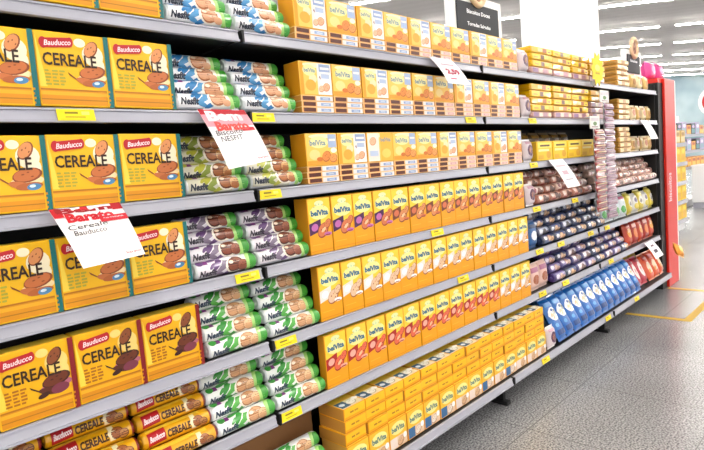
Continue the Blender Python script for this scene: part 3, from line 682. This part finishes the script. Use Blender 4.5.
# ------------------------------------------------------------------ hanging clip strips with small packs
def strip(x, y, ztop, n, pitch, colors, word, hd):
    s = empty('clip_strip', (x, y, ztop), '%s hanging strip holding small packs at the %s' % (word, hd), 'hanging strip', 'hanging strips of small packs')
    bx('backing_strip', (-.02, .02, .032, .034, -n*pitch - .04, .06), M_CLEAR, s)
    bx('hook', (-.015, .015, .032, -y - .006, .055, .06), M_CLEAR, s)
    mb = MB(); mb.box(-.075, .075, .028, .0325, -.015, .06, H('#eceae4'))
    stamp(mb, rect(-.06, .03, .06, .05, H('#d8d0d4')) + ell(0, .015, .03, .012, H('#7a9a6a')) + rect(-.05, -.008, .05, .0, H('#b8a8a8')), front(.028)); link('header_card', mb.mesh('header_card', M_PAPER), s)
    K = Kind('mini_pack', pillow(.16, .037, .024, H(colors[0]), UR(.04, .12, .96, .36, colors[1]) + UE(.5, .66, .3, .16, colors[2]) + UR(.1, .40, .9, .5, colors[3]), colors[0]), 'snack pack')
    for i in range(n):
        K.put((x + rnd(-.004, .004), y, ztop - .02 - (i + 1)*pitch), 'small %s snack pack, %s down on the %s hanging strip' % (word, ORD[i] if i < 20 else 'last', hd), 'small packs on the %s strip' % word, (-.22, 0, rnd(-.05, .05)))
strip(3.50, -.09, 1.345, 13, .0385, ['#8c1c1c', '#eedcb0', '#3a1010', '#c8443c'], 'maroon', 'second shelf rail')
strip(3.715, -.075, 1.51, 18, .0405, ['#8a6078', '#c8a8b4', '#5c3850', '#b08898'], 'mauve', 'top shelf rail')
# yellow star card
mb = MB(); pts = []
for k in range(20):
    r = .105 if k % 2 == 0 else .078; t = 2*math.pi*k/20; pts.append((r*math.cos(t), r*math.sin(t)))
mb.poly([(u, 0, v) for u, v in pts], H('#f4d81c')); mb.poly([(u, .003, v) for u, v in pts[::-1]], H('#f4d81c'))
for a, b in zip(pts, pts[1:] + pts[:1]): mb.poly([(a[0], 0, a[1]), (a[0], .003, a[1]), (b[0], .003, b[1]), (b[0], 0, b[1])], H('#d8b810'))
stamp(mb, ell(0, .01, .04, .02, H('#f8ea7c')) + rect(-.035, -.03, .035, -.018, H('#caa40c')), front(0))
s = empty('star_card', (3.62, -.045, 1.695), 'yellow star-shaped promotion card on the top shelf rail', 'promotion card')
link('card', mb.mesh('card', M_PAPER), s); bx('clip', (-.012, .012, .003, .036, -.095, -.068), M_CLEAR, s)

# ------------------------------------------------------------------ promotion signs hung tilted from the rails
def sign(tl, tr, bl, br, art, label):
    tl, tr, bl, br = map(Vector, (tl, tr, bl, br)); n = (tr - tl).cross(bl - tl).normalized()
    if n.y > 0: n = -n
    o = empty('price_sign', tl, label, 'price sign', 'white promotion signs on the rails')
    W, Hh = .148, .21
    def pt(u, v, l):
        p = tl.lerp(tr, u/W).lerp(bl.lerp(br, u/W), 1 - v/Hh); c = math.sin((1 - v/Hh)*math.pi)*.006
        return p + n*(l + c) - tl
    mb = MB()
    for j in range(8):
        a, b = Hh*j/8, Hh*(j+1)/8
        mb.poly([pt(0, a, 0), pt(W, a, 0), pt(W, b, 0), pt(0, b, 0)], H('#f3f1f3'), True); mb.poly([pt(0, b, -.0006), pt(W, b, -.0006), pt(W, a, -.0006), pt(0, a, -.0006)], H('#f3f1f3'), True)
    for k, (q, c) in enumerate(art):
        vs = [p[1] for p in q]; m = max(1, math.ceil((max(vs) - min(vs))/.02))
        for i in range(m):
            a = min(vs) + (max(vs)-min(vs))*i/m; b = min(vs) + (max(vs)-min(vs))*(i+1)/m
            r = clip(clip(list(q), 1, a, True), 1, b, False) if m > 1 else q
            if len(r) >= 3: mb.poly([pt(u, v, .0006 + .00005*min(k, 20)) for u, v in r], c)
    link('sheet', mb.mesh('sheet', M_PAPER), o)
    d = (tr - tl)
    for f in (.2, .8):
        c = d*f; mb = MB(); mb.box(c.x - .012, c.x + .012, -.002, -tl.y - .006, -.014, .002, H('#ffffff'))
        link('sign_clip', mb.mesh('sign_clip', M_CLEAR), o)
RED = H('#c4182c'); PK = H('#f3b8c0'); INK = H('#2a2830')
def art_barato(top_red, l1, l2):
    a = []
    if top_red:
        a += rect(.0, .188, .148, .21, H('#b01424')) + rect(0, .140, .148, .188, H('#ee98a4'))
        a += text('Bem', .012, .160, .11, .042, H('#fbe6e8'), .08, .05) + text('Barato', .022, .122, .105, .036, H('#d84a44'), .08, .05) + rect(.10, .118, .142, .132, H('#c02838'))
    else:
        a += text('Bem', .008, .184, .12, .024, H('#9a1424'), 0, .05) + text('Barato', .02, .146, .1, .038, RED, .05, .05) + rect(.086, .134, .148, .158, RED, .02) + text('sempre', .094, .140, .046, .011, H('#f6d0d4'), 0, .02, .02)
        a += rect(0, .17, .02, .21, RED) + rect(.06, .196, .075, .208, RED) + rect(.125, .18, .148, .21, H('#b01424'))
    a += text(l1, .012, .106 if top_red else .118, .085, .018, INK, .1, 0, .05) + text(l2, .018, .084 if top_red else .096, .07, .018, INK, .1, 0, .05)
    a += text('barato', .105, .012, .036, .008, RED, 0, .01)
    return a
sign((.811, -.02, 1.397), (.963, -.02, 1.397), (.811, -.143, 1.228), (.963, -.129, 1.246), art_barato(True, 'Biscoito', 'NESFIT'), 'white and red price sign tilted out in front of the olive rolls')
sign((.412, -.02, 1.166), (.571, -.02, 1.168), (.412, -.185, 1.046), (.571, -.128, 1.047), art_barato(False, 'Cereale', 'Bauducco'), 'white and red price sign covering the second cereal carton on the fourth shelf')
small = rect(.0, .17, .148, .21, H('#f2dfe3')) + text('2,59', .03, .06, .09, .05, H('#b02c4c'), .05, .05) + rect(.03, .14, .12, .152, H('#c0a0b0')) + rect(.03, .03, .07, .04, H('#c05070'))
sign((1.902, -.01, 1.632), (2.059, -.01, 1.632), (1.902, -.098, 1.511), (2.059, -.10, 1.511), small, 'white price sign hanging from the top shelf rail over pale cartons')
plain = rect(.02, .15, .12, .165, H('#d8b8c0')) + rect(.04, .09, .10, .12, H('#c8a8b4')) + rect(.03, .05, .11, .06, H('#b8b0b8'))
sign((2.952, -.01, 1.166), (3.133, -.01, 1.166), (2.952, -.11, 1.009), (3.125, -.11, 1.009), plain, 'white price sign hanging in front of brown filled rolls')
sign((4.52, -.01, 1.394), (4.687, -.01, 1.394), (4.52, -.081, 1.247), (4.70, -.081, 1.247), rect(.03, .1, .11, .11, H('#d0c8d0')), 'white price sign hanging over small tan bags in the last bay')
sign((4.531, -.01, .463), (4.72, -.01, .463), (4.531, -.089, .345), (4.74, -.084, .345), rect(.04, .06, .1, .1, H('#4a3a4a')) + rect(.05, .14, .1, .16, H('#6a4a5a')), 'white price sign hanging from the sixth shelf rail over orange bags')

# ------------------------------------------------------------------ yellow shelf-edge price tags
tg = MB(); tg.box(-.042, .042, -.0012, .0008, -.0135, .0135, H('#f8dc06'))
stamp(tg, rect(-.025, .002, .004, .007, H('#8c7c10')) + rect(-.025, -.007, .02, -.004, H('#b8a410')) + rect(.012, .0, .03, .008, H('#f8ec70')), front(-.0012))
TG = Kind('price_tag', tg.mesh('price_tag', M_PAPER), 'price tag')
tags = [(.504, 1, 'under the third cereal carton'), (1.043, 1, 'at the start of the second bay'), (2.33 - .13, 1, 'before the second rail seam'), (2.80, 1, 'under the white snack bag'), (1.042, 2, 'at the start of the second bay'), (2.79, 2, 'under the white snack bag'), (.93, 3, 'under the plum rolls'), (1.89, 3, 'under the tall cartons'), (2.80, 3, 'under the white snack bag'), (3.30, 3, 'before the hanging strips'),
        (1.048, 4, 'at the start of the second bay'), (2.06, 4, 'under the white and yellow cartons'), (2.81, 4, 'under the blue snack bag'), (3.08, 4, 'under the navy rolls'), (3.52, 4, 'before the mauve strip'), (3.80, 4, 'after the mauve strip'), (1.042, 5, 'at the start of the second bay'), (2.82, 5, 'under the pink bags'), (3.12, 5, 'under the purple rolls'), (3.85, 5, 'in the last bay'), (2.66, 6, 'under the piled cartons'), (3.55, 6, 'under the blue bags'), (4.10, 6, 'under the last blue bags')]
for x, k, wh in tags:
    TG.put((x, (-.077 if k == 6 else 0) - .0032, ZL[k] + .0175), 'yellow price tag on the %s rail %s' % (SH[k], wh), 'yellow price tags on the rails', (-.2, 0, 0))

# ------------------------------------------------------------------ boards standing above the shelving
def board(x0, x1, y, z0, z1, lines, label, zfoot, pan):
    o = empty('aisle_sign', ((x0+x1)/2, y, zfoot), label, 'aisle sign', 'blackboard signs above the shelving')
    w = x1 - x0; a, b = z0 - zfoot, z1 - zfoot
    mb = MB(); mb.box(-w/2, w/2, 0, .03, a, b, H('#ffffff'), .006); link('white_frame', mb.mesh('frame', M_WHITE), o)
    p0, p1, q0, q1 = pan
    mb = MB(); mb.box(p0 - (x0+x1)/2, p1 - (x0+x1)/2, -.008, 0, q0 - zfoot, q1 - zfoot, H('#ffffff')); pn = link('blackboard', mb.mesh('blackboard', M_BOARD), o)
    mb = MB(); lw = (p1 - p0)*.56; lx = p0 - (x0+x1)/2 + (p1-p0)*.22
    art = []
    for t, v in lines:
        mb = MB(); stamp(mb, text(t, lx, q0 - zfoot + v*(q1-q0), lw, .10*(q1-q0)*1.5, H('#eef2f6'), 0, .03), front(-.008)); link('lettering', mb.mesh('lettering', M_PAPER), pn)
    for sx in (-1, 1): bx('leg', (sx*w*.44 - .012, sx*w*.44 + .012, .004, .026, 0, a + .01), M_WHITE, o)
    # biscuit-shaped wooden ring on top
    mb = MB(); R0, r0 = .075, .02; cz = b + .02
    mb.grid(lambda u, v: ((R0 + r0*math.cos(v*2*math.pi))*math.cos(u*2*math.pi), -.012 + r0*.8*math.sin(v*2*math.pi), cz + (R0 + r0*math.cos(v*2*math.pi))*math.sin(u*2*math.pi)), 24, 8, lambda u, v: H('#e3c49c'), True)
    link('wooden_ring', mb.mesh('ring', M_PAPER), o)
    mb = MB(); mb.grid(lambda u, v: (v*.058*math.cos(u*2*math.pi), -.012 - .012*(1 - v*v), cz + v*.058*math.sin(u*2*math.pi)), 16, 4, lambda u, v: H('#7a5038') if (int(u*8) + int(v*3)) % 2 else H('#b08468'), True)
    link('carved_biscuit', mb.mesh('biscuit', M_PAPER), o)
board(2.77, 3.37, .452, 1.93, 2.18, [('Biscoitos Doces', .62), ('Torradas Salgadas', .18)], 'large blackboard sign in white frame in front of the ceiling above yellow packs', 1.7006, (2.845, 3.315, 1.962, 2.128))
board(5.03, 5.46, .25, 1.80, 2.02, [('Bolachas', .6)], 'small blackboard sign in white frame standing on the red end display', 1.7356, (5.09, 5.40, 1.83, 1.98))
# pink bags on top of the end display
PB = bagkind(.18, .15, .09, '#d63a8c', UE(.5, .5, .3, .25, '#f08ac0') + UR(.1, .75, .9, .92, '#b02470'), '#e060a8')
for i, (x, y) in enumerate(((5.12, .09), (5.31, .08), (5.14, .42), (5.33, .40))):
    PB.put((x, y, 1.7385), 'pink bag on top of the red end display, %s' % ('front one at its inner edge', 'front one at its outer edge', 'behind the blackboard sign, inner', 'behind the blackboard sign, outer')[i], 'pink bags on the end display', (-.1, 0, rnd(-.2, .2)))

# ------------------------------------------------------------------ farther shelving across the shop
FARX = Kind('cracker_carton', None, 'carton')
def far_unit(x0, x1, yf, zs, label):
    u = empty('shelving_unit', (x0, yf, 0), label, 'shelving', 'shelving farther down the shop'); L = x1 - x0
    bx('back_panel', (0, L, .44, .46, .02, zs[-1] + .4), M_WHITE, u); bx('plinth', (0, L, .04, .43, 0, .12), M_WHITE, u)
    bx('end_panel', (-.02, 0, 0, .46, 0, zs[-1] + .4), M_WHITE, u)
    for z in zs:
        s = bx('shelf', (0, L, .0, .44, z - .03, z), M_WHITE, u); bx('price_rail', (0, L, -.008, 0, z - .05, z + .004), M_RAILB, s)
def carton_me(w, h, c1, c2, c3):
    mb = MB(); mb.box(-w/2, w/2, 0, .2, 0, h, H(c1), .004)
    stamp(mb, rect(-w*.42, .1*h, w*.42, .5*h, H(c2)) + ell(0, .7*h, .3*w, .15*h, H(c3)) + rect(-w*.3, .86*h, w*.3, .92*h, H(c2)), front(0), .001); return mb.mesh('far_carton', M_CARD)
zf = [.16, .42, .68, .94, 1.20]
far_unit(7.85, 8.85, .70, zf, 'white shelving full of yellow cartons past the red end display')
FY = Kind('boxed_goods', carton_me(.236, .215, '#eec400', '#e0ac00', '#f6dc3c'), 'carton')
FT = Kind('boxed_goods', carton_me(.22, .17, '#c8a040', '#e8d09c', '#a87830'), 'carton')
for k, z in enumerate(zf):
    for i in range(4): (FT if k == 4 else FY).put((7.985 + i*.244, .712, z + .002), '%s carton, %s along the %s tier of the shelving past the red display' % ('tan' if k == 4 else 'yellow', ORD[i], ORD[k]), 'cartons on the farther shelving', (0, 0, rnd(-.01, .01)))
zg = [.75, 1.05, 1.35]
far_unit(10.4, 13.0, 1.35, zg, 'farthest white shelving of mixed orange and dark cartons')
FO = Kind('boxed_goods', carton_me(.3, .17, '#d88c34', '#e8c050', '#b85a2c'), 'carton'); FD = Kind('boxed_goods', carton_me(.3, .20, '#20282c', '#5c8c94', '#c8b4d8'), 'carton'); FL = Kind('boxed_goods', carton_me(.3, .22, '#b8a4cc', '#8ca8b8', '#e8e0f0'), 'carton')
for k, z in enumerate(zg):
    for i in range(8): [FO, FD, FL][(k + (i % 3 if k else 0)) % 3].put((10.6 + i*.32, 1.362, z + .002), '%s carton, %s along the %s tier of the farthest shelving' % (['orange', 'dark', 'lilac'][(k + (i % 3 if k else 0)) % 3], ORD[i], ORD[k]), 'cartons on the farthest shelving')
# white cabinet and round red sign beyond
c = empty('white_cabinet', (11.9, 1.02, 0), 'tall white cabinet standing in the far aisle', 'cabinet')
bx('cabinet_body', (-.3, .3, -.25, .25, .1, .75), M_WHITE, c, .01); bx('cabinet_door', (-.28, .28, -.27, -.25, .14, .72), M_WHITE, c, .004); bx('plinth', (-.28, .28, -.24, .24, 0, .1), M_RAIL, c); bx('cabinet_top', (-.31, .31, -.27, .26, .75, .78), M_WHITE, c, .004)
s = empty('round_sign', (13.2, 1.18, 1.98), 'round red sign with white border hanging over the far shelving', 'sign')
mb = MB(); n = 28
for r0, r1, y, col in ((.0, .24, -.022, '#c01828'), (.24, .31, -.02, '#f4eeee')):
    for k in range(n):
        t, t2 = 2*math.pi*k/n, 2*math.pi*(k+1)/n
        p = [(-q*math.sin(0) if False else y, -q*math.cos(tt), q*math.sin(tt)) for q, tt in ((r0, t), (r1, t), (r1, t2), (r0, t2))]
        mb.poly(p if r0 else [p[1], p[2], p[3]], H(col)); mb.poly([(-a, b, cc) for a, b, cc in (p if r0 else [p[1], p[2], p[3]])][::-1], H(col))
for k in range(n):
    t, t2 = 2*math.pi*k/n, 2*math.pi*(k+1)/n; mb.poly([(-.02, -.31*math.cos(t), .31*math.sin(t)), (.02, -.31*math.cos(t), .31*math.sin(t)), (.02, -.31*math.cos(t2), .31*math.sin(t2)), (-.02, -.31*math.cos(t2), .31*math.sin(t2))], H('#f4eeee'))
mb.poly([(-.024, .11, -.08), (-.024, .0, .12), (-.024, -.11, -.08), (-.024, .0, -.02)], H('#f6e6ea'))
link('sign_disc', mb.mesh('disc', M_PAPER), s)
bx('hanger', (-.005, .005, -.005, .005, .3, ZC(1.18) - 1.98), M_WHITE, s)

# ------------------------------------------------------------------ light, camera, output look
w = bpy.data.worlds.new('shop_ambient_fill'); w.use_nodes = True; SC.world = w  # even white ambient fill, added to light the fronts through the open sides
bg = w.node_tree.nodes['Background']; bg.inputs[0].default_value = (1, .985, .97, 1); bg.inputs[1].default_value = .85
cam = bpy.data.cameras.new('camera'); cam.sensor_width = 36; cam.lens = 555.05/704*36; cam.clip_end = 200; cam.clip_start = .02
co = bpy.data.objects.new('camera', cam); COL.objects.link(co); SC.camera = co
R = Vector((0.692914, -0.716387, -0.081612)); U = Vector((0.127232, 0.010073, 0.991822)); F = Vector((0.709706, 0.697631, -0.098127))
co.matrix_world = Matrix(((R.x, U.x, -F.x, 0), (R.y, U.y, -F.y, -1.365), (R.z, U.z, -F.z, 1.2), (0, 0, 0, 1)))
vs = SC.view_settings; SC.display_settings.display_device = 'sRGB'
vs.view_transform = 'Standard'; vs.look = 'None'; vs.gamma = 1; vs.use_curve_mapping = False; vs.exposure = .65
SC.cycles.use_denoising = True
SC.cycles.max_bounces = 8
